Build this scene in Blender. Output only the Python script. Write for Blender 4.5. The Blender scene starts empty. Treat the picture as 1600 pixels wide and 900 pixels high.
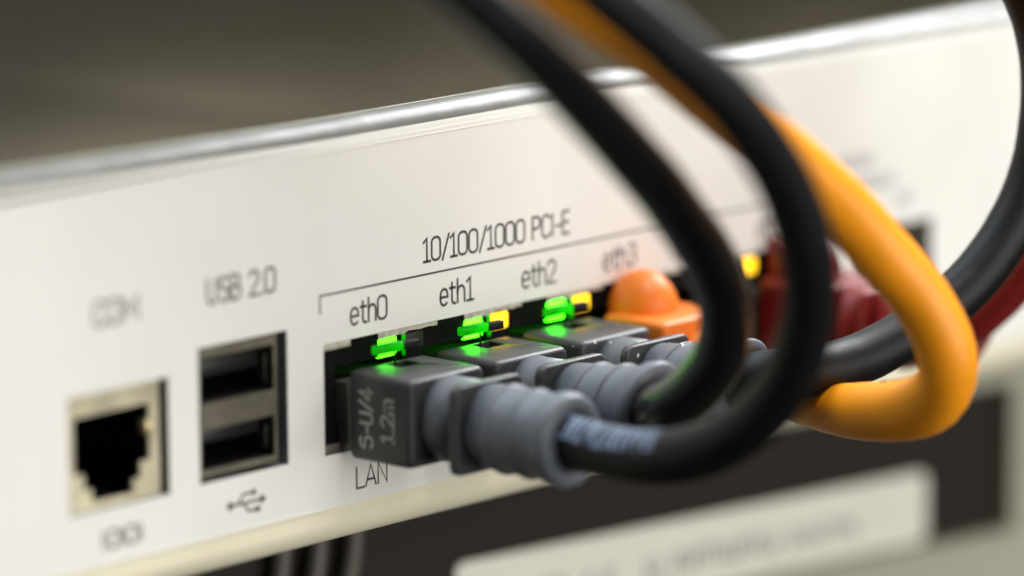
import bpy, bmesh, math, random
from mathutils import Vector, Matrix
random.seed(4)
S = 0.1                                   # everything below is written in millimetres; 1 unit = 1 cm
scene = bpy.context.scene
COL = scene.collection

# ------------------------------------------------------------------ camera, world, lamps, exposure
cam_d = bpy.data.cameras.new('camera'); cam = bpy.data.objects.new('camera', cam_d); COL.objects.link(cam)
R2 = Vector((0.66237951, -0.74912952, -0.0076385)); U2 = Vector((0.14141335, 0.11501185, 0.98324694)); FW = Vector((0.73570079, 0.65236281, -0.1821184))
m = Matrix((R2, U2, -FW)).transposed().to_4x4()
m.translation = Vector((-436.48, -416.512, 118.263)) * S
cam.matrix_world = m
cam_d.sensor_width = 36; cam_d.lens = 36 * 8228.3 / 1600
cam_d.clip_start = 1; cam_d.clip_end = 2000
cam_d.dof.use_dof = True; cam_d.dof.focus_distance = 626.5 * S
cam_d.dof.aperture_fstop = cam_d.lens * 1e-3 / (25.5 * S); cam_d.dof.aperture_blades = 0
scene.camera = cam

w = bpy.data.worlds.new('World'); scene.world = w; w.use_nodes = True
w.node_tree.nodes['Background'].inputs[0].default_value = (1.0, 0.93, 0.80, 1)
w.node_tree.nodes['Background'].inputs[1].default_value = 0.035

def area(name, loc, aim, sx, sy, power, col, spread=180):
    l = bpy.data.lights.new(name, 'AREA'); l.shape = 'RECTANGLE'; l.size = sx * S; l.size_y = sy * S
    l.energy = power; l.color = col; l.spread = math.radians(spread)
    o = bpy.data.objects.new(name, l); COL.objects.link(o); o.location = Vector(loc) * S
    o.rotation_euler = (Vector(aim) - Vector(loc)).to_track_quat('-Z', 'Y').to_euler()
    return o
area('front_lamp', (130, -950, 95), (40, 0, -10), 1150, 640, 98500, (1.0, 0.985, 0.94))
area('ceiling_lamp', (70, -190, 560), (40, -30, -5), 260, 220, 25000, (1.0, 0.99, 0.96))
area('ceiling_lamp', (-10, 320, 560), (10, -20, -20), 760, 400, 52000, (0.78, 0.89, 1.0))
area('ceiling_lamp', (395, 10, 262), (120, 0, 25), 240, 100, 26000, (0.95, 0.98, 1.0))
area('ceiling_lamp', (283, 0, 260), (20, 0, 25), 80, 24, 800, (0.90, 0.96, 1.0))
area('ceiling_lamp', (208, -20, 255), (-50, 0, 25), 80, 14, 500, (0.95, 0.98, 1.0))

vs = scene.view_settings
vs.view_transform = 'Standard'; vs.look = 'None'; vs.exposure = 0.0; vs.gamma = 1.0
scene.render.engine = 'CYCLES'
scene.cycles.max_bounces = 8; scene.cycles.use_denoising = True; scene.cycles.caustics_reflective = False

# ------------------------------------------------------------------ materials
def mat(name, col, rough=0.5, metal=0.0, var=0.0, vscale=3.0, bump=0.0, bscale=40.0, spec=0.5, dust=0.0, stretch=None, bdist=0.01, coat=0.0, dscale=14.0, rvar=0.0):
    M = bpy.data.materials.new(name); M.use_nodes = True; nt = M.node_tree; N = nt.nodes; L = nt.links
    b = N['Principled BSDF']
    b.inputs['Base Color'].default_value = (*col, 1); b.inputs['Roughness'].default_value = rough; b.inputs['Metallic'].default_value = metal
    b.inputs['Specular IOR Level'].default_value = spec; b.inputs['Coat Weight'].default_value = coat; b.inputs['Coat Roughness'].default_value = 0.15
    tc = N.new('ShaderNodeTexCoord'); vec = tc.outputs['Object']
    if stretch:
        mp = N.new('ShaderNodeMapping'); mp.inputs['Scale'].default_value = stretch; L.new(vec, mp.inputs[0]); vec = mp.outputs[0]
    out = None
    if var:
        n = N.new('ShaderNodeTexNoise'); n.inputs['Scale'].default_value = vscale; n.inputs['Detail'].default_value = 5; L.new(vec, n.inputs['Vector'])
        r = N.new('ShaderNodeMapRange'); r.inputs[1].default_value = .3; r.inputs[2].default_value = .7; r.inputs[3].default_value = 1 - var; r.inputs[4].default_value = 1 + var
        L.new(n.outputs['Fac'], r.inputs[0])
        mx = N.new('ShaderNodeMix'); mx.data_type = 'RGBA'; mx.blend_type = 'MULTIPLY'; mx.inputs[0].default_value = 1; mx.inputs[6].default_value = (*col, 1)
        L.new(r.outputs[0], mx.inputs[7]); out = mx.outputs[2]
        if rvar:
            r2 = N.new('ShaderNodeMapRange'); r2.inputs[1].default_value = .3; r2.inputs[2].default_value = .7; r2.inputs[3].default_value = rough - rvar; r2.inputs[4].default_value = rough + rvar
            L.new(n.outputs['Fac'], r2.inputs[0]); L.new(r2.outputs[0], b.inputs['Roughness'])
    if dust:
        v = N.new('ShaderNodeTexVoronoi'); v.inputs['Scale'].default_value = dscale; v.inputs['Randomness'].default_value = 1
        n2 = N.new('ShaderNodeTexNoise'); n2.inputs['Scale'].default_value = dscale * 2.3
        L.new(tc.outputs['Object'], n2.inputs['Vector'])
        av = N.new('ShaderNodeMix'); av.data_type = 'RGBA'; av.inputs[0].default_value = 0.06
        L.new(tc.outputs['Object'], av.inputs[6]); L.new(n2.outputs['Color'], av.inputs[7]); L.new(av.outputs[2], v.inputs['Vector'])
        sp = N.new('ShaderNodeSeparateColor'); L.new(v.outputs['Color'], sp.inputs[0])
        sz = N.new('ShaderNodeMapRange'); sz.inputs[1].default_value = .72; sz.inputs[2].default_value = 1; sz.inputs[3].default_value = 0; sz.inputs[4].default_value = .22; L.new(sp.outputs[0], sz.inputs[0])
        lt = N.new('ShaderNodeMath'); lt.operation = 'LESS_THAN'; L.new(v.outputs['Distance'], lt.inputs[0]); L.new(sz.outputs[0], lt.inputs[1])
        ml = N.new('ShaderNodeMath'); ml.operation = 'MULTIPLY'; ml.inputs[1].default_value = dust; L.new(lt.outputs[0], ml.inputs[0])
        m2 = N.new('ShaderNodeMix'); m2.data_type = 'RGBA'; m2.inputs[6].default_value = (*col, 1); m2.inputs[7].default_value = (.75, .75, .72, 1)
        L.new(ml.outputs[0], m2.inputs[0])
        if out: L.new(out, m2.inputs[6])
        out = m2.outputs[2]
    if out: L.new(out, b.inputs['Base Color'])
    if bump:
        n = N.new('ShaderNodeTexNoise'); n.inputs['Scale'].default_value = bscale; n.inputs['Detail'].default_value = 4; L.new(vec, n.inputs['Vector'])
        bp = N.new('ShaderNodeBump'); bp.inputs['Strength'].default_value = bump; bp.inputs['Distance'].default_value = bdist
        L.new(n.outputs['Fac'], bp.inputs['Height']); L.new(bp.outputs[0], b.inputs['Normal'])
    return M
def emis(name, col, s):
    M = bpy.data.materials.new(name); M.use_nodes = True; b = M.node_tree.nodes['Principled BSDF']
    b.inputs['Base Color'].default_value = (*[c * .5 for c in col], 1); b.inputs['Emission Color'].default_value = (*col, 1); b.inputs['Emission Strength'].default_value = s
    return M
def clear(name, col, rough=.12):
    M = bpy.data.materials.new(name); M.use_nodes = True; b = M.node_tree.nodes['Principled BSDF']
    b.inputs['Base Color'].default_value = (*col, 1); b.inputs['Transmission Weight'].default_value = 1; b.inputs['Roughness'].default_value = rough; b.inputs['IOR'].default_value = 1.45
    return M
def translucent(name, col):
    M = bpy.data.materials.new(name); M.use_nodes = True; N = M.node_tree.nodes; L = M.node_tree.links; b = N['Principled BSDF']
    b.inputs['Base Color'].default_value = (*[c * .06 for c in col], 1); b.inputs['Roughness'].default_value = .2
    t = N.new('ShaderNodeBsdfTranslucent'); t.inputs[0].default_value = (*col, 1)
    x = N.new('ShaderNodeMixShader'); x.inputs[0].default_value = .85; L.new(b.outputs[0], x.inputs[1]); L.new(t.outputs[0], x.inputs[2]); L.new(x.outputs[0], N['Material Output'].inputs[0])
    return M
M_film = mat('white_film', (.82, .81, .77), .42, var=.02, vscale=.6, rvar=.10, bump=.02, bscale=60, spec=.4)
M_edge = mat('film_edge', (.86, .86, .84), .3)
M_beige = mat('beige_paint', (.82, .77, .585), .42, var=.03, vscale=.6, bump=.05, bscale=50)
M_steel = mat('cut_sheet_steel', (.34, .36, .38), .45, metal=.6, var=.12, vscale=6)
M_lid = mat('grey_lid_paint', (.020, .017, .0105), .10, metal=0, var=.12, vscale=.5, bump=.012, bscale=50, dust=.12, dscale=9, spec=.5)
M_bevel = mat('pale_bevel_paint', (.145, .145, .13), .40, metal=0, var=.14, vscale=.8, bump=.6, bscale=.4, bdist=.12, spec=.6, rvar=.06)
M_seam = mat('pale_seam', (.36, .34, .28), .4, var=.15, vscale=3)  # paler strip along the lid's front edge
M_tan = mat('tin_plated_shield', (.62, .56, .40), .42, metal=.55, var=.2, vscale=2.5, bump=.1, bscale=30)
M_usb = mat('dull_usb_shell', (.20, .18, .135), .38, metal=.6, var=.18, vscale=3, bump=.08, bscale=30)
M_spring = mat('shaded_spring_steel', (.05, .047, .04), .45, metal=.6)  # spring steel with the port's inner shade put into its colour
M_gold = mat('spring_metal', (.75, .62, .34), .3, metal=.7)
M_rag = mat('rough_shield_lip', (.50, .47, .38), .6, metal=.2, var=.35, vscale=9, bump=.7, bscale=14)
M_black = mat('black_plastic', (.0025, .0025, .0025), .6, spec=.15)
M_ink = mat('dark_grey_ink', (.07, .068, .062), .5, var=.1, vscale=20)
M_grey = mat('matte_grey_pvc', (.042, .043, .044), .42, var=.08, vscale=4, bump=.10, bscale=60, dust=.0, spec=.45)
M_greyd = mat('dusty_grey_pvc', (.048, .050, .052), .42, var=.08, vscale=4, bump=.10, bscale=60, dust=.85, dscale=9, spec=.45)
M_boot = mat('satin_grey_boot', (.112, .125, .148), .46, var=.06, vscale=5, bump=.08, bscale=50, spec=.55)
M_bootd = mat('dusty_grey_boot', (.108, .118, .136), .48, var=.06, vscale=5, bump=.10, bscale=50, dust=.85, dscale=8.5, spec=.5)
M_emb = mat('raised_grey_print', (.40, .405, .405), .5)
M_cable = mat('black_cable_sheath', (.0042, .0042, .0046), .5, var=.3, vscale=3, bump=.4, bscale=12, spec=.28)
M_cableg = mat('glossier_black_sheath', (.0042, .0042, .0046), .36, var=.3, vscale=3, bump=.25, bscale=12, spec=.4, coat=.35)
M_print = mat('pale_blue_cable_print', (.19, .25, .36), .5, var=.3, vscale=8)
M_oprint = mat('dark_cable_print', (.06, .035, .01), .5)
M_orange = mat('orange_cable_sheath', (1.0, .355, .010), .40, var=.06, vscale=1.5, bump=.08, bscale=20, spec=.4)
M_oboot = mat('orange_pvc', (.80, .20, .018), .42, var=.04, vscale=3, bump=.08, bscale=30, spec=.4)
M_red = mat('dark_red_pvc', (.20, .009, .007), .48, var=.08, vscale=3, bump=.08, bscale=30)
M_redc = mat('red_cable_sheath', (.20, .014, .013), .4, var=.08, vscale=3)
M_green_on = emis('lit_green_lens', (.032, 1, .005), 16.0)
M_green_dim = emis('dim_green_lens', (.06, 1, .008), 6.0)
M_amber_on = emis('lit_amber_lens', (1.0, .55, .012), 2.6)
M_off = mat('unlit_lens', (.008, .0075, .006), .5)
M_greenlit = translucent('green_lit_plastic', (.10, .97, .08))  # clear plastic with the green lens glow put into its colour
M_latchk = mat('shaded_latch_plastic', (.005, .005, .0045), .55, spec=.2)  # dark refraction of the clear latch end, put into the colour
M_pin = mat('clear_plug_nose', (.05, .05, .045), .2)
M_dark = mat('brown_black_panel', (.016, .011, .008), .6, spec=.2, var=.08, vscale=.4, bump=.05, bscale=30)
M_pale = mat('pale_grey_paint', (.36, .35, .27), .5, var=.05, vscale=.5)
M_label = mat('off_white_label', (.76, .75, .66), .6, var=.03, vscale=.5)
M_ink2 = mat('faded_label_ink', (.16, .155, .13), .6)
M_rib = mat('grey_vent_rib', (.075, .068, .056), .5, var=.1)
M_reflband = mat('near_black_reflection_band', (.012, .010, .006), .7, var=.4, vscale=.05)
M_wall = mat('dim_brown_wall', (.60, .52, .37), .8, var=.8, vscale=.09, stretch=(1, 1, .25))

# ------------------------------------------------------------------ mesh helpers
class MB:
    def __init__(s): s.bm = bmesh.new()
    def face(s, pts, smooth=False):
        f = s.bm.faces.new([s.bm.verts.new(Vector(p) * S) for p in pts]); f.smooth = smooth; return f
    def box(s, x0, x1, y0, y1, z0, z1, bev=0.0, seg=2):
        t = bmesh.new(); r = bmesh.ops.create_cube(t, size=1)
        for v in t.verts:
            v.co = Vector(((x0 + x1) / 2 + v.co.x * (x1 - x0), (y0 + y1) / 2 + v.co.y * (y1 - y0), (z0 + z1) / 2 + v.co.z * (z1 - z0))) * S
        if bev:
            bmesh.ops.bevel(t, geom=list(t.edges), offset=bev * S, segments=seg, affect='EDGES', profile=.5)
            for f in t.faces: f.smooth = True
        s.merge(t); return s
    def merge(s, t, mtx=None):
        me = bpy.data.meshes.new('tmp'); t.to_mesh(me); t.free()
        if mtx: me.transform(mtx)
        s.bm.from_mesh(me); bpy.data.meshes.remove(me)
    def plate(s, x0, x1, z0, z1, y0, y1, holes):
        """a plate in the x-z plane from y0 (front) to y1 with rectangular holes"""
        xs = sorted({x0, x1, *[v for h in holes for v in h[:2]]}); zs = sorted({z0, z1, *[v for h in holes for v in h[2:]]})
        xs = [v for v in xs if x0 <= v <= x1]; zs = [v for v in zs if z0 <= v <= z1]
        V = {}
        def vert(i, j, k):
            if (i, j, k) not in V: V[(i, j, k)] = s.bm.verts.new(Vector((xs[i], (y0, y1)[k], zs[j])) * S)
            return V[(i, j, k)]
        def solid(i, j):
            if i < 0 or j < 0 or i >= len(xs) - 1 or j >= len(zs) - 1: return False
            cx, cz = (xs[i] + xs[i + 1]) / 2, (zs[j] + zs[j + 1]) / 2
            return not any(h[0] < cx < h[1] and h[2] < cz < h[3] for h in holes)
        for i in range(len(xs) - 1):
            for j in range(len(zs) - 1):
                if not solid(i, j): continue
                s.bm.faces.new([vert(i, j, 0), vert(i + 1, j, 0), vert(i + 1, j + 1, 0), vert(i, j + 1, 0)])
                s.bm.faces.new([vert(i, j, 1), vert(i, j + 1, 1), vert(i + 1, j + 1, 1), vert(i + 1, j, 1)])
                if not solid(i - 1, j): s.bm.faces.new([vert(i, j, 0), vert(i, j + 1, 0), vert(i, j + 1, 1), vert(i, j, 1)])
                if not solid(i + 1, j): s.bm.faces.new([vert(i + 1, j, 0), vert(i + 1, j, 1), vert(i + 1, j + 1, 1), vert(i + 1, j + 1, 0)])
                if not solid(i, j - 1): s.bm.faces.new([vert(i, j, 0), vert(i, j, 1), vert(i + 1, j, 1), vert(i + 1, j, 0)])
                if not solid(i, j + 1): s.bm.faces.new([vert(i, j + 1, 0), vert(i + 1, j + 1, 0), vert(i + 1, j + 1, 1), vert(i, j + 1, 1)])
        return s
    def loft(s, rings, cap=True, smooth=True):
        R = [[s.bm.verts.new(Vector(p) * S) for p in r] for r in rings]; n = len(R[0])
        for a, b in zip(R, R[1:]):
            for k in range(n):
                f = s.bm.faces.new([a[k], a[(k + 1) % n], b[(k + 1) % n], b[k]]); f.smooth = smooth
        if cap: s.bm.faces.new(R[0][::-1]); s.bm.faces.new(R[-1])
        return s
    def build(s, name, material, parent=None, bevel=0):
        bmesh.ops.recalc_face_normals(s.bm, faces=s.bm.faces)
        me = bpy.data.meshes.new(name); s.bm.to_mesh(me); s.bm.free()
        me.materials.append(material)
        o = bpy.data.objects.new(name, me); COL.objects.link(o)
        if parent: o.parent = parent
        return o
def empty(name, label, cat, group=None):
    o = bpy.data.objects.new(name, None); COL.objects.link(o); o.empty_display_size = .5
    o['label'] = label; o['category'] = cat
    if group: o['group'] = group
    return o
def cut(o, cutter_mb):
    c = cutter_mb.build('cutter', M_black)
    md = o.modifiers.new('b', 'BOOLEAN'); md.operation = 'DIFFERENCE'; md.object = c; md.solver = 'EXACT'
    dg = bpy.context.evaluated_depsgraph_get(); me = bpy.data.meshes.new_from_object(o.evaluated_get(dg))
    o.modifiers.clear(); old = o.data; o.data = me; me.name = old.name
    cm = c.data; bpy.data.objects.remove(c); bpy.data.meshes.remove(cm); bpy.data.meshes.remove(old)

def smooth_path(pts, step=1.6):
    """Catmull-Rom through the control points, resampled and relaxed"""
    P = [Vector(p) for p in pts]; P = [P[0] * 2 - P[1]] + P + [P[-1] * 2 - P[-2]]
    out = []
    for i in range(1, len(P) - 2):
        a, b, c, d = P[i - 1:i + 3]; n = max(2, int((c - b).length / step))
        for k in range(n):
            t = k / n
            out.append(.5 * ((2 * b) + (c - a) * t + (2 * a - 5 * b + 4 * c - d) * t * t + (3 * b - a - 3 * c + d) * t ** 3))
    out.append(P[-2])
    for _ in range(4):
        out = [out[0]] + [(out[i - 1] + out[i] * 2 + out[i + 1]) / 4 for i in range(1, len(out) - 1)] + [out[-1]]
    return out
def frames(path):
    fr = []; up = Vector((0, 0, 1))
    for i, p in enumerate(path):
        t = (path[min(i + 1, len(path) - 1)] - path[max(i - 1, 0)]).normalized()
        n = (up - t * up.dot(t))
        n = n.normalized() if n.length > 1e-4 else t.orthogonal().normalized()
        up = n; fr.append((p, t, n, t.cross(n)))
    return fr
def tube(path, r, seg=28, flat=None):
    """flat(i/n) -> (ra, rb, twist) lets a sheath flatten and twist on the way"""
    mb = MB(); fr = frames(path); rings = []; w_ = [random.uniform(-1, 1) for _ in range(len(fr) + 8)]
    for i, (p, t, n, b) in enumerate(fr):
        ra, rb, tw = flat(i / (len(fr) - 1)) if flat else (r, r, 0)
        q = sum(w_[i:i + 5]) / 5; q2 = sum(w_[i + 3:i + 8]) / 5; ra *= 1 + .035 * q; rb *= 1 + .035 * q2   # slightly uneven sheath
        p = p + n * q2 * .12 + b * q * .12
        ring = []
        for k in range(seg):
            a = 2 * math.pi * k / seg; ca, sa = math.cos(a) * ra, math.sin(a) * rb
            ring.append(p + n * (ca * math.cos(tw) - sa * math.sin(tw)) + b * (ca * math.sin(tw) + sa * math.cos(tw)))
        rings.append(ring)
    return mb.loft(rings), fr

# ------------------------------------------------------------------ stroke lettering
def arc(cx, cz, rx, rz, a0, a1, n=10):
    return [(cx + rx * math.cos(math.radians(a0 + (a1 - a0) * k / n)), cz + rz * math.sin(math.radians(a0 + (a1 - a0) * k / n))) for k in range(n + 1)]
def stad(w, h, r, x=0, z=0):
    return arc(x + w - r, z + h - r, r, r, 0, 90, 5) + arc(x + r, z + h - r, r, r, 90, 180, 5) + arc(x + r, z + r, r, r, 180, 270, 5) + arc(x + w - r, z + r, r, r, 270, 360, 5) + [(x + w, z + h - r)]
G = {  # cap height 1; (advance, strokes)
 '0': (.62, [stad(.50, 1, .22)]), '1': (.50, [[(.02, .84), (.22, 1), (.22, 0)], [(.02, 0), (.42, 0)]]),
 '2': (.60, [arc(.24, .74, .24, .26, 165, 0, 8) + [(.47, .62), (.02, 0), (.50, 0)]]),
 '3': (.60, [arc(.24, .76, .22, .24, 160, -90, 9) + arc(.24, .27, .25, .27, 85, -160, 9)]),
 '4': (.62, [[(.36, 0), (.36, 1), (.0, .26), (.52, .26)]]), '5': (.60, [[(.46, 1), (.06, 1), (.04, .56)] + arc(.23, .32, .25, .32, 120, -150, 10)]),
 '6': (.66, [arc(.30, .62, .28, .38, 50, 180, 6) + arc(.28, .31, .26, .31, 180, 540, 16)]),
 '/': (.46, [[(.0, -.06), (.40, 1.04)]]), '-': (.44, [[(.06, .42), (.36, .42)]]), '.': (.24, [[(.06, .0), (.13, .0)]]), ' ': (.34, []),
 'P': (.60, [[(.04, 0), (.04, 1), (.28, 1)] + arc(.28, .74, .22, .26, 90, -90, 8) + [(.04, .48)]]),
 'C': (.60, [arc(.26, .74, .24, .26, 20, 180, 8) + arc(.26, .26, .24, .26, 180, 340, 8)]),
 'I': (.20, [[(.05, 0), (.05, 1)]]), 'E': (.54, [[(.44, 1), (.04, 1), (.04, 0), (.44, 0)], [(.04, .52), (.40, .52)]]),
 'U': (.64, [[(.04, 1), (.04, .24)] + arc(.27, .24, .23, .24, 180, 360, 10) + [(.50, 1)]]),
 'S': (.58, [arc(.25, .76, .22, .24, 30, 250, 10) + arc(.25, .27, .23, .27, 75, -150, 10)]),
 'B': (.62, [[(.04, 0), (.04, 1), (.28, 1)] + arc(.28, .77, .19, .23, 90, -90, 7) + [(.04, .54), (.29, .54)] + arc(.29, .27, .22, .27, 90, -90, 7) + [(.04, 0)]]),
 'O': (.64, [stad(.52, 1, .24)]), 'M': (.78, [[(.04, 0), (.04, 1), (.34, .30), (.64, 1), (.64, 0)]]), 'N': (.66, [[(.04, 0), (.04, 1), (.50, 0), (.50, 1)]]),
 'L': (.52, [[(.04, 1), (.04, 0), (.44, 0)]]), 'A': (.62, [[(0, 0), (.27, 1), (.54, 0)], [(.09, .30), (.45, .30)]]),
 'e': (.58, [[(.04, .36), (.46, .36)] + [(.46, .44)] + arc(.25, .44, .21, .28, 0, 180, 9)[1:] + [(.04, .28)] + arc(.25, .27, .21, .27, 180, 320, 8)]),
 't': (.42, [[(.14, .94), (.14, .20)] + arc(.29, .18, .15, .18, 180, 290, 5), [(.0, .70), (.34, .70)]]),
 'h': (.58, [[(.05, 1.04), (.05, 0)], [(.05, .46)] + arc(.26, .46, .20, .26, 170, 0, 9) + [(.46, 0)]]),
 'm': (.80, [[(.05, .72), (.05, 0)], [(.05, .50)] + arc(.20, .52, .15, .20, 170, 0, 6) + [(.35, 0)], [(.35, .50)] + arc(.50, .52, .15, .20, 170, 0, 6) + [(.65, 0)]]),
 'o': (.56, [stad(.46, .72, .20)]),
}
def text_strokes(txt, h, wscale=1.0):
    x = 0; out = []
    for ch in txt:
        adv, st = G[ch]
        for q in st: out.append([((x + a * wscale) * h, b * h) for a, b in q])
        x += adv * wscale
    return out, x * h
def ribbons(mb, strokes, width, to3d, thick=0.0):
    """flat strokes of the given width with mitred joints; to3d maps (u, v) onto the surface"""
    for q in strokes:
        P = [Vector(p) for p in q]; L = []; Rr = []
        closed = (P[0] - P[-1]).length < 1e-6
        for i, p in enumerate(P):
            a = P[i] - P[i - 1] if i else (P[0] - P[-2] if closed else P[1] - P[0])
            b = P[i + 1] - P[i] if i < len(P) - 1 else (P[1] - P[0] if closed else P[-1] - P[-2])
            if a.length < 1e-9: a = b
            if b.length < 1e-9: b = a
            a.normalize(); b.normalize(); t = a + b
            t = t.normalized() if t.length > .3 else b
            nrm = Vector((-t.y, t.x)); k = 1 / max(.55, nrm.dot(Vector((-b.y, b.x))))
            e = Vector((0, 0))
            if not closed and i == 0: e = -b * width * .3
            if not closed and i == len(P) - 1: e = a * width * .3
            L.append(p + e + nrm * width / 2 * k); Rr.append(p + e - nrm * width / 2 * k)
        for i in range(len(P) - 1):
            mb.face([to3d(*Rr[i]), to3d(*Rr[i + 1]), to3d(*L[i + 1]), to3d(*L[i])])

# ================================================================== SETTING
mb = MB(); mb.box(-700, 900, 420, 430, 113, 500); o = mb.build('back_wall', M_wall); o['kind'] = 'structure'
mb = MB(); mb.box(-700, 900, 416, 430, -400, 112); o = mb.build('lid_reflection_band', M_reflband); o['kind'] = 'structure'  # unseen dark band, added only for the lid to reflect

# ================================================================== THE APPLIANCE
X0, X1 = -120.0, 245.0
dev = empty('network_appliance', 'white rack network appliance with a row of ethernet ports, USB ports and dark grey lid', 'network device')
PITCH = 15.2
H_COM = (-41.3, -25.5, -13.4, .2); H_USB = (-20.7, -6.1, -13.2, 2.7); H_ETH = (0.0, 91.6, -13.3, 0.0); H_AUX = (101.6, 117.6, -13.6, -.5)
HOLES = [H_COM, H_USB, H_ETH, H_AUX]
mb = MB(); mb.plate(X0, X1, -19.5, 23.2, 0, .25, HOLES); film = mb.build('front_panel', M_film, dev)
mb = MB(); mb.plate(X0, X1, -19.5, 23.2, .26, 1.9, HOLES); mb.build('panel_backing', M_steel, dev)
mb = MB(); mb.box(X0, X1, -.06, .2, -19.66, -19.505); mb.build('film_edge', M_edge, dev)
# beige lower lip: a profile swept along x
prof = [(.1, -19.7)] + [(.1, -21.4)] + [(.1 + 2.7 * (1 - math.cos(a)), -21.5 - 2.75 * math.sin(a)) for a in [math.pi / 2 * k / 9 for k in range(10)]] + [(190, -24.25), (190, -22.2), (4.0, -22.2), (2.0, -20.4), (2.0, -19.7)]
mb = MB(); mb.loft([[(x, y, z) for y, z in prof] for x in (X0, X1)], smooth=False)
for f in mb.bm.faces: f.smooth = len(f.verts) == 4
lip = mb.build('lower_lip', M_beige, dev)
# lid: dark sheet on top, pale rolled bevel along the front
def sag(x): return .55 * max(0, -x / 60)
XS = [X0 + (X1 - X0) * k / 60 for k in range(61)]
def lid_part(name, prof, m):
    mb = MB(); mb.loft([[(x, y, z + sag(x)) for y, z in prof] for x in XS], smooth=True); return mb.build(name, m, dev)
def fil(a0, a1, n): return [(.14 + 2.6 * (1 - math.cos(a)), 23.5 + 2.55 * math.sin(a)) for a in [math.radians(a0 + (a1 - a0) * k / n) for k in range(n + 1)]]
lip_bevel = lid_part('lid_bevel', fil(13, 86, 16) + [(2.6, 24.6), (1.2, 24.0)], M_bevel)
fold = lid_part('panel_fold', [(.14, 23.22)] + fil(0, 12.6, 4) + [(1.1, 23.95), (1.1, 23.22)], M_film)
lid = lid_part('lid', [(2.72, 24.7), (2.72, 26.08), (20, 26.12), (190, 26.2), (190, 24.7)], M_lid)
lid_part('lid_seam', [(2.55, 26.05), (2.55, 26.19), (2.85, 26.19), (2.85, 26.05)], M_seam)
mb = MB(); mb.box(X0, X1, -.05, .2, 22.62, 22.70); mb.build('film_edge', M_edge, dev)
for mth in (lip, lid, lip_bevel, fold):
    md = mth.modifiers.new('edge', 'EDGE_SPLIT'); md.split_angle = math.radians(40)
mb = MB(); mb.plate(X0, X1, -22.2, 24.6, 188, 189.5, []); mb.box(X0 + .2, X0 + 1.7, 2.1, 188, -22.1, 24.5); mb.box(X1 - 1.7, X1 - .2, 2.1, 188, -22.1, 24.5); mb.build('chassis', M_beige, dev)
mb = MB(); mb.box(X0 + 2, X1 - 2, 24, 25, -22, 24.4); mb.build('inner_bulkhead', M_black, dev)

# ---- printed lettering (flat print on the film)
def print_on(txt, cx, cz, h, ws=1.0, width=.27, name='lettering', label=None):
    st, L = text_strokes(txt, h, ws); mb = MB()
    ribbons(mb, st, width, lambda u, v: (cx - L / 2 + u + .06 * h, -.02, cz - h / 2 + v))
    o = mb.build(name, M_ink, film)
    return o
print_on('10/100/1000 PCI-E', 30.6, 8.75, 2.75, 1.10, .33)
for k in range(6): print_on('eth%d' % k, 7.75 + PITCH * k + (.25 if k == 1 else 0), 3.02, 2.75, 1.10, .33)
print_on('USB', -16.35, 9.0, 2.8, 1.12, .36); print_on('2.0', -10.05, 9.0, 2.8, 1.12, .36); print_on('COM', -33.4, 9.0, 2.8, 1.30, .34); print_on('LAN', 8.0, -16.8, 2.55, 1.28, .28)
mb = MB(); ribbons(mb, [[(-.5, 3.75), (-.5, 5.86), (92.0, 5.86), (92.0, 3.75)]], .24, lambda u, v: (u, -.02, v)); mb.build('bracket_line', M_ink, film)
# serial symbol and USB trident
def sym(strokes, discs, cx, cz, width, name, label):
    mb = MB(); ribbons(mb, strokes, width, lambda u, v: (cx + u, -.02, cz + v))
    for (u, v, r) in discs: mb.face([(cx + u + r * math.cos(a), -.024, cz + v + r * math.sin(a)) for a in [2 * math.pi * k / 14 for k in range(14)]])
    o = mb.build(name, M_ink, film); o['label'] = label
sym([[(-2.9, -1), (-2.9, 1)], stad(1.7, 2, .7, -2.2, -1), [(0, -1), (0, 1)], stad(1.7, 2, .7, .6, -1), [(2.9, -1), (2.9, 1)]], [], -33.2, -16.9, .34, 'printed_symbol', 'serial port symbol of bars and rings')
mb_s = [[(-2.6, 0), (2.9, 0)], [(-1.5, 0), (-.5, 1.05), (.9, 1.05)], [(-.6, 0), (.3, -1.05), (1.5, -1.05)], [(2.3, .42), (3.0, 0), (2.3, -.42)]]
sym(mb_s, [(-2.7, 0, .5), (1.2, 1.05, .38), (1.8, -1.05, .4)], -13.2, -16.5, .3, 'printed_symbol', 'three pronged USB symbol')
# faint print near the far port, too blurred to read: short strokes only
for (cx, cz, n) in ((101.4, 9.0, 7), (104.8, 5.8, 9), (111.8, 2.9, 3)):
    mb = MB(); st = [[(-n * .5 + k * 1.05, 0), (-n * .5 + k * 1.05 + random.uniform(-.1, .3), 1.9)] for k in range(n)]
    ribbons(mb, st, .3, lambda u, v: (cx + u, -.02, cz - 1 + v)); mb.build('lettering', M_ink, film)

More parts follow.
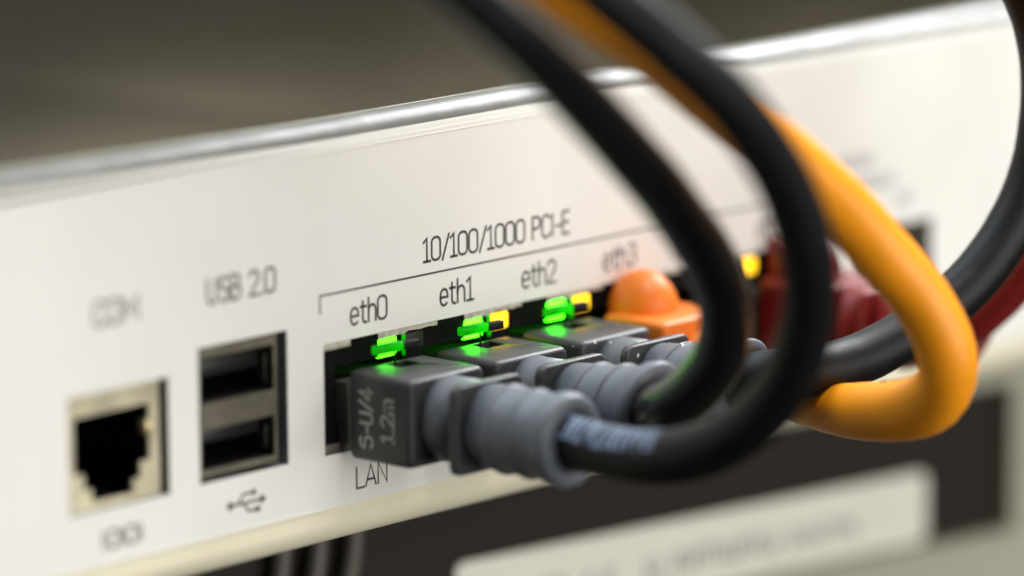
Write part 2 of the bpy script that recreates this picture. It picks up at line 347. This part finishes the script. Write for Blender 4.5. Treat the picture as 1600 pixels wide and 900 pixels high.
# ---- COM jack
com = MB()
def jack_face(x0, x1, z0, z1, y, t, cx, w, zt, zb, step):
    mb = MB(); a, b = cx - w / 2, cx + w / 2
    hs = [(a, b, zb + step, zt), (a + 1.5, b - 1.5, zb + step * .45, zb + step + .01), (a + 2.7, b - 2.7, zb, zb + step * .46)]
    mb.plate(x0, x1, z0, z1, y, y + t, hs); return mb
mb = jack_face(-41.0, -26.2, -13.3, .1, .9, .5, -33.7, 11.9, -2.5, -12.5, 3.4); com = mb.build('serial_port', M_tan, dev); com['label'] = 'empty square serial jack with tan metal face'
mb = MB()
mb.box(-40.6, -40.0, 1.45, 15, -13.2, 0); mb.box(-27.4, -26.8, 1.45, 15, -13.2, 0); mb.box(-39.9, -27.5, 1.45, 15, -.6, 0); mb.box(-39.9, -27.5, 1.45, 15, -13.2, -12.7); mb.box(-39.9, -27.5, 14, 15, -12.6, -.7)
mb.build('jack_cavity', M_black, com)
mb = MB(); mb.box(-28.5, -27.4, 0.55, 2.2, -6.2, -4.4, .4); mb.build('shield_spring', M_gold, com)
mb = MB(); 
for k in range(8): mb.box(-38.0 + k * 1.15, -37.6 + k * 1.15, 6, 12, -4.0, -3.6)
mb.build('contact_pins', M_gold, com)['kind'] = 'stuff'
# ---- stacked USB ports
a, b = -20.6, -7.7
usb = empty('usb_port', None, None); del usb['label']; del usb['category']; usb.parent = dev
mb = MB(); mb.plate(a, b, -12.5, 2.6, .15, .6, [(a + .35, b - .55, -4.0, 1.35), (a + .35, b - .55, -11.75, -7.0)]); mb.build('port_shell', M_usb, usb)
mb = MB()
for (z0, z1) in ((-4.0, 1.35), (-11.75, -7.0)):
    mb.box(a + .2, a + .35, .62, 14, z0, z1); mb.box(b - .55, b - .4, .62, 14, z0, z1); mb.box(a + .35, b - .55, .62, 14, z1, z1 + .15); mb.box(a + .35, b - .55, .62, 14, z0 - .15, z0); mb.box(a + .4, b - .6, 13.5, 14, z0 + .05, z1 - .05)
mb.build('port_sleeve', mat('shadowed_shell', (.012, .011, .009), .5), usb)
for z0, z1 in ((-3.3, .3), (-11.0, -8.2)): mb = MB(); mb.box(b - .95, b - .62, 1.2, 3.0, z0, z1, .1); mb.build('shell_spring', M_spring, usb)
for z in (-.35, -8.1):
    mb = MB(); mb.box(a + 1.0, b - 1.2, 2.0, 13, z - 1.0, z + .9, .1); mb.build('contact_tongue', mat('tongue_black', (.012, .012, .012), .35), usb)
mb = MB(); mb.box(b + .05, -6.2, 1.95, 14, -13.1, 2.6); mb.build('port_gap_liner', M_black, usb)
mb = MB(); mb.plate(a + .2, b - .6, -6.85, -4.15, -.02, .14, []); mb.build('divider_strip', M_usb, usb)

# ---- six ganged ethernet jacks
def ethernet_port(k, green, amber):
    c = 8.5 + PITCH * k; L0, L1 = PITCH * k + .05, PITCH * (k + 1) + .15
    mb = jack_face(L0, L1, -13.2, -.1, .35, .5, c - .4, 11.7, -3.0, -12.3, 2.6)
    p = mb.build('ethernet_port', M_black, dev)
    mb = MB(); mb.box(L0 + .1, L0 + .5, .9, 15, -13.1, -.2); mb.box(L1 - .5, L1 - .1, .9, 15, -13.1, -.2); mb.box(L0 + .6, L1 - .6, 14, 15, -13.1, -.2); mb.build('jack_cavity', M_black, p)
    # torn, rough shield lip along the top of the opening
    mb = MB(); n = 14; x0, x1 = PITCH * k + 9.4, PITCH * k + 19.8; rnd = random.Random(k)
    if k < 5:
        top = [(x0 + (x1 - x0) * i / n, -.04) for i in range(n + 1)]; bot = [(x0 + (x1 - x0) * i / n, -.52 - rnd.uniform(0, .22) - (.1 if i < 7 else -.12)) for i in range(n + 1)]
        for i in range(n):
            A, B, C2, D = top[i], top[i + 1], bot[i + 1], bot[i]
            for y in (.02,): mb.face([(D[0], y - .0, D[1]), (C2[0], y, C2[1]), (B[0], y, B[1]), (A[0], y, A[1])])
            mb.face([(D[0], .34, D[1]), (C2[0], .34, C2[1]), (C2[0], .02, C2[1]), (D[0], .02, D[1])])
        mb.build('shield_lip', M_rag, p)
    if k == 0:
        mb = MB(); mb.box(.08, 4.7, .02, .34, -.85, -.05, .12); mb.build('shield_lip', M_rag, p)
    mb = MB(); mb.box(L0 + .05, L1 - .05, .05, .34, -13.2, -12.1, .1); mb.build('lower_shield', M_usb, p)
    ox = PITCH * (k - 1)
    if green:
        mb = MB(); mb.box(24.7 + ox, 28.3 + ox, .2, 1.25, -3.25, -.68, .5, 3); q = mb.build('status_light', M_green_dim if k == 0 else M_green_on, p); q['label'] = 'lit green status light'
        mb = MB(); mb.box(28.75 + ox, 29.05 + ox, -.3, .2, -3.3, -.75, .08); mb.build('light_guide', M_greenlit, p)
    if k in (0, 1, 2, 4):
        e4 = 2.2 if k == 4 else 0; mb = MB(); mb.box(29.35 + e4 + ox, 33.0 + e4 + ox, .2, 1.25, -3.0, -.55, .55, 3); q = mb.build('status_light', M_amber_on if amber else M_off, p); q['label'] = 'lit amber status light' if amber else 'unlit status light'
    return p
ethernet_port(0, True, False); ethernet_port(1, True, True); ethernet_port(2, True, True); ethernet_port(3, False, False); ethernet_port(4, False, True); ethernet_port(5, False, False)
# far single port
mb = jack_face(101.7, 117.0, -13.5, -.6, 1.3, .5, 109.3, 12.6, -1.6, -12.9, 2.8); aux = mb.build('far_port', M_usb, dev)
mb = MB(); mb.box(101.9, 102.5, 1.85, 15, -13.4, -.7); mb.box(116.4, 116.9, 1.85, 15, -13.4, -.7); mb.box(102.6, 116.3, 14, 15, -13.4, -.7); mb.build('jack_cavity', M_black, aux)
for nm, tgt in (('port_wall_liner', dev),):
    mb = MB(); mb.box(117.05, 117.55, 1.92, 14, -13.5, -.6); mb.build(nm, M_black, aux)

# ================================================================== PATCH CORDS
def rsq(cx, y, cz, hw, hh, r, n=6):
    """rounded rectangle ring in the x-z plane"""
    P = []
    for (sx, sz, a0) in ((1, 1, 0), (-1, 1, 90), (-1, -1, 180), (1, -1, 270)):
        for k in range(n + 1):
            a = math.radians(a0 + 90 * k / n); P.append((cx + sx * (hw - r) + r * math.cos(a), y, cz + sz * (hh - r) + r * math.sin(a)))
    return P
def ring(cx, y, cz, r, n=40, tilt=0.0):
    return [(cx + r * math.cos(2 * math.pi * k / n), y - tilt * r * math.sin(2 * math.pi * k / n), cz + r * math.sin(2 * math.pi * k / n)) for k in range(n)]
def plug(root, c, mb_body, mb_boot, dx=0.0, dz=0.0, notch=True, latch=True, slim=False, zc=-8.35):
    """moulded plug pushed into the jack centred at x = c; dx, dz bend the boot's end"""
    mb = MB(); mb.loft([rsq(c, -2.3, zc, 6.4, 5.15, .7), rsq(c, -2.5, zc, 6.5, 5.25, .8), rsq(c, -11.0, zc - .1, 6.5, 5.25, .8), rsq(c, -11.6, zc - .1, 6.35, 5.1, .8), rsq(c, -11.8, zc - .1, 6.0, 4.75, .8)])
    body = mb.build('connector_body', mb_body, root)
    if notch:
        q = MB(); q.box(c - 1.0, c + 2.4, -5.5, -2.9, zc + 3.6, zc + 8, 0); cut(body, q)
    mb = MB(); mb.box(c - 5.8, c + 5.8, -2.25, 11, zc - 4.6, zc + 3.6, .2); mb.build('plug_nose', M_pin, root)
    if latch:
        mb = MB(); mb.box(c - 3.2, c + 1.45, -3.7, -2.6, -1.66, -.58, .2); mb.build('latch', M_greenlit, root)
        mb = MB(); mb.box(c + 1.5, c + 4.2, -3.65, -2.65, -1.68, -.74, .12); q = mb.build('latch', M_latchk, root); q['label'] = 'latch end with shade put into its colour'
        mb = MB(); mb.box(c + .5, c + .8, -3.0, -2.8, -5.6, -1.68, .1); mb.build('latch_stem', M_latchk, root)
    if slim:      # plain tapered tail instead of the ribbed boot
        mb = MB(); mb.loft([ring(c, -11.7, zc - .8, 4.3), ring(c, -13, zc - 1.0, 4.1), ring(c + dx * .3, -18, zc - 1.0 + dz * .4, 3.8), ring(c + dx * .7, -22, zc - 1.0 + dz * .75, 3.6), ring(c + dx, -24.5, zc - 1.0 + dz, 3.45), ring(c + dx, -24.6, zc - 1.0 + dz, 2.4)])
        mb.build('boot_tail', mb_boot, root)
        return [(c, -16, zc - 1.0 + dz * .25), (c + dx * .5, -20, zc - 1.0 + dz * .58), (c + dx, -24.4, zc - 1.0 + dz)]
    # neck, flange and ribbed boot
    mb = MB(); n = 40
    def cen(y): t = max(0, (-y - 14) / 16); return c + dx * t * t, zc - .12 + dz * t * t
    def R(y, r): x, z = cen(y); return ring(x, y, z, r, n, tilt=2 * dz * max(0, (-y - 14) / 16) / 16)
    mb.loft([R(-11.75, 5.1), R(-13, 5.05), R(-17.3, 5.05)]); mb.build('boot_neck', mb_boot, root)
    x, z = cen(-17.6)
    mb = MB(); mb.loft([rsq(x, -17.15, z, 5.7, 5.1, 1.2), rsq(x, -17.3, z, 5.9, 5.3, 1.3), rsq(x, -18.2, z + .03, 5.9, 5.3, 1.3), rsq(x, -18.4, z + .03, 5.7, 5.1, 1.2)]); mb.build('boot_flange', mb_body, root)
    rings = [R(-18.3, 4.95)]
    for y0 in (-21.8, -25.5):
        rings += [R(y0 + .36, 5.02), R(y0 + .24, 5.04), R(y0 + .18, 5.2), R(y0 + .07, 5.32), R(y0 - .07, 5.32), R(y0 - .18, 5.2), R(y0 - .24, 5.04), R(y0 - .36, 5.02)]
    rings += [R(-28.6, 5.0), R(-28.8, 5.05), R(-29.0, 5.4), R(-29.25, 5.55), R(-30.3, 5.58), R(-30.8, 5.42), R(-31.2, 5.0), R(-31.3, 3.3), R(-29.4, 3.2)]
    mb = MB(); mb.loft(rings); mb.build('strain_boot', mb_boot, root)
    x, z = cen(-30.3)
    return [(x, -20, z - dz * .6), (x, -25, z - dz * .35), (x, -30.3, z)]
def cord(root, pts, r, m, flat=None):
    path = smooth_path(pts); mb, fr = tube(path, r, flat=flat); o = mb.build('cable_sheath', m, root); return o, fr
def cable_print(parent, fr, r, s0, s1, ang, m, seed, h=1.7, dens=1.0, sw=.42):
    """worn printed marks wrapped on the sheath, too faded to read"""
    rnd = random.Random(seed); mb = MB(); acc = [0]
    for i in range(1, len(fr)): acc.append(acc[-1] + (fr[i][0] - fr[i - 1][0]).length)
    def at(u, v):
        u = max(0.01, min(acc[-1] - .01, u)); i = 0
        while acc[i + 1] < u: i += 1
        t = (u - acc[i]) / (acc[i + 1] - acc[i]); A, B = fr[i], fr[i + 1]
        p = A[0].lerp(B[0], t); n = A[2].lerp(B[2], t); b = A[3].lerp(B[3], t); a = ang + v / r
        return tuple(p + (n * math.cos(a) + b * math.sin(a)) * (r * 1.035 + .07))
    u = s0
    while u < s1:
        w_ = rnd.uniform(.7, 1.15)
        if rnd.random() < .88 * dens:
            kind = rnd.randrange(4)
            st = [[[(0, -h / 2), (0, h / 2)], [(w_, -h / 2), (w_, h / 2)]], [[(0, h / 2), (w_, h / 2)], [(w_ / 2, h / 2), (w_ / 2, -h / 2)]], [[(w_, h / 2), (0, h / 2), (0, -h / 2), (w_, -h / 2)]], [[(0, -h / 2), (w_ / 2, h / 2), (w_, -h / 2)]]][kind]
            st2 = []
            for q in st:
                pp = []
                for (x1, y1), (x2, y2) in zip(q, q[1:]): pp += [(x1 + (x2 - x1) * k / 3, y1 + (y2 - y1) * k / 3) for k in range(3)]
                st2.append([(u + x, y) for x, y in pp + [q[-1]]])
            ribbons(mb, st2, sw, at)
        u += w_ + rnd.uniform(.45, .8)
    o = mb.build('cable_print', m, parent); o['kind'] = 'stuff'; return o
GRP = 'black patch cords with grey ribbed boots'
PATH0 = [(7.6, -39.5, -9.0), (6.8, -47.2, -8.1), (7.0, -54.4, -5.4), (7.2, -60.9, -.4), (7.0, -65.1, 5.6), (5.5, -67.9, 11.8), (2.3, -70.0, 18.5), (-1.9, -71.1, 25.4), (-7.8, -71.8, 31.8), (-15.2, -72.4, 38.1), (-25.0, -71.7, 45.2), (-31.1, -71.3, 49.4), (-40.0, -70.4, 55.1), (-51.4, -69.5, 61.5)]
PATH1 = [(18.3, -36.7, -5.8), (17.4, -42.3, -2.3), (15.8, -46.9, 2.3), (12.9, -50.0, 7.1), (9.4, -52.3, 11.5), (4.9, -53.6, 16.6), (-.9, -54.8, 21.5), (-7.6, -56.6, 26.4), (-15.9, -57.8, 32.7), (-25.2, -59.2, 39.4), (-34.7, -60.6, 45.6), (-40.5, -60.6, 49.5), (-50.0, -60.5, 55.6), (-60.2, -59.6, 61.6)]
PATH2 = [(38.2, -35.8, -4.9), (46.4, -37.5, -5.4), (54.3, -38.6, -4.6), (61.5, -39.9, -2.3), (68.7, -42.2, 2.0), (74.1, -43.8, 7.4), (77.9, -44.8, 13.5), (80.0, -45.2, 20.7), (79.6, -45.6, 28.3), (77.1, -45.3, 35.9), (71.4, -44.4, 43.7)]
PATHO = [(49.4, -28.3, -9.7), (47.3, -35.3, -10.2), (45.3, -43.6, -9.4), (43.5, -51.8, -8.0), (42.2, -57.4, -6.0), (41.4, -60.3, -2.8), (40.4, -60.4, 0.9), (38.2, -58.6, 6.8), (33.7, -56.7, 12.0), (30.8, -55.4, 15.9), (25.6, -54.4, 20.5), (19.3, -53.6, 25.2), (11.9, -53.2, 30.0), (4.6, -52.6, 35.1), (-3.2, -51.6, 40.4), (-11.3, -50.3, 45.3), (-22.5, -49.8, 51.6), (-33.0, -48.4, 57.8)]
PATHR = [(84.3, -31.3, -5.8), (85.4, -34.8, -2.7), (85.5, -39.5, 2.7), (86.5, -43.6, 8.6), (87.0, -46.8, 15.7), (85.1, -49.9, 24.1)]

r0 = empty('patch_cord', 'black patch cord with raised lettering on its grey plug, in the eth0 port', 'patch cable', GRP)
e = plug(r0, 8.5, M_grey, M_boot, dx=0, dz=-.2)
for txt, y, h, zc in (('6-U/4', -4.8, 1.95, -8.3), ('1.2m', -8.2, 1.9, -8.2)):
    st, L = text_strokes(txt, h, 1.34); mb = MB()
    ribbons(mb, st, .38, lambda u, v, y=y, L=L, zc=zc, h=h: (1.965, y - h / 2 + v, zc - L / 2 + u)); mb.build('lettering', M_emb, r0)
s, fr = cord(r0, e + PATH0, 3.15, M_cable); cable_print(s, fr, 3.15, 11, 27, math.radians(38), M_print, 3, 3.0, 1.0, .62)
r1 = empty('patch_cord', 'black patch cord in the eth1 port, its cable bending up sharply beside its boot', 'patch cable', GRP)
e = plug(r1, 23.5, M_grey, M_boot, dx=-.4, dz=1.3); cord(r1, e + PATH1, 3.1, M_cableg)
r2 = empty('patch_cord', 'black patch cord in the eth2 port with dust specks on its grey boot', 'patch cable', GRP)
e = plug(r2, 39.0, M_greyd, M_bootd, dx=.2, dz=1.6); cord(r2, e + PATH2, 3.1, M_cable)

ro = empty('patch_cord', 'bright orange patch cord with a domed orange plug in the eth3 port', 'patch cable')
e = plug(ro, 54.2, M_oboot, M_oboot, dx=-.6, dz=-1.6, notch=False, latch=False, slim=True)
mb = MB(); dome = []
for k in range(12):
    a = math.pi / 2 * k / 11.5; dome.append([(54.1 + 4.5 * math.cos(a) * math.cos(t), -3.2 + 4.5 * math.cos(a) * math.sin(t), -3.6 + 5.3 * math.sin(a)) for t in [2 * math.pi * j / 36 for j in range(36)]])
mb.loft(dome); mb.build('latch_dome', M_oboot, ro)
def oflat(t):
    k = min(1, max(0, (t - .10) / .12)); k = k * k * (3 - 2 * k); b = math.exp(-((t - .27) / .05) ** 2)
    return (2.55 + .9 * k + .25 * b, 3.2 + .25 * k - .25 * b, .35 * b)
s, fr = cord(ro, e[:2] + [e[2]] + PATHO, 3.5, M_orange, oflat); cable_print(s, fr, 3.5, 34, 46, math.radians(4), M_oprint, 8, .9, .8)

rr = empty('patch_cord', 'dark red patch cord in the eth5 port, partly hidden behind the black cables', 'patch cable')
e = plug(rr, 84.7, M_red, M_red, dx=0, dz=1.5, notch=False, latch=False)
mb = MB(); mb.loft([rsq(84.7, -.9, -1.2, 2.9, 2.6, .6), rsq(84.7, -1.1, -1.2, 3.1, 2.8, .7), rsq(84.7, -5.5, -1.6, 3.1, 2.4, .7), rsq(84.7, -7.2, -2.6, 2.9, 1.3, .6)]); mb.build('latch_cover', M_red, rr)
cord(rr, e + PATHR, 3.0, M_redc)

# ================================================================== THE UNIT BELOW
low = empty('rack_unit', 'second rack unit below, pale frame around a brown black front with a paper label', 'network device')
A9 = math.radians(-9); low.location = Vector((150, 10, 0)) * S; low.rotation_euler = (0, 0, A9)
mb = MB(); mb.plate(-330, 100, -78, -25.6, 0, 2.2, [(-300, 0, -50.5, -29.4)]); mb.box(-330, 100, 2.25, 150, -27.6, -25.7); mb.box(-330, 100, 2.25, 150, -78, -76); mb.box(98, 99.9, 2.25, 150, -75.9, -27.7); mb.box(-330, -328, 2.25, 150, -75.9, -27.7); mb.build('housing', M_pale, low)
mb = MB(); mb.box(-302, 2, 2.3, 4, -52, -28); fp = mb.build('recessed_front', M_dark, low)
mb = MB(); mb.loft([[(p[0], y, p[2]) for p in rsq(-56.8, 0, -45.2, 42.0, 5.0, 1.5)] for y in (1.9, 2.25)], smooth=False); lb = mb.build('paper_label', M_label, low)
for (z, x0, x1, hh, dn) in ((-45.9, -66, -29, 2.6, .9), (-45.9, -86, -72, 2.2, .7), (-48.3, -98, -60, 1.4, .7)):
    mb = MB(); x = x0; rnd = random.Random(int(x0))
    while x < x1:
        if rnd.random() < dn: ribbons(mb, [[(x, z - hh / 2), (x, z + hh / 2)], [(x, z + rnd.choice([-hh / 2, 0, hh / 2])), (x + .9, z + rnd.choice([-hh / 2, 0, hh / 2]))]], .4, lambda u, v: (u, 1.88, v))
        x += 1.6
    mb.build('faded_print', M_ink2, lb)['kind'] = 'stuff'
for k in range(3):
    x = -116.8 - 5.6 * k
    path = smooth_path([(x + .9, 1.2, -29.8), (x + .7, .9, -34), (x - .3, .5, -38.5), (x - 2.2, .9, -43), (x - 3.4, 1.3, -49.5)])
    mb, _ = tube(path, 1.35, 14); mb.build('vent_rib', M_rib, low)
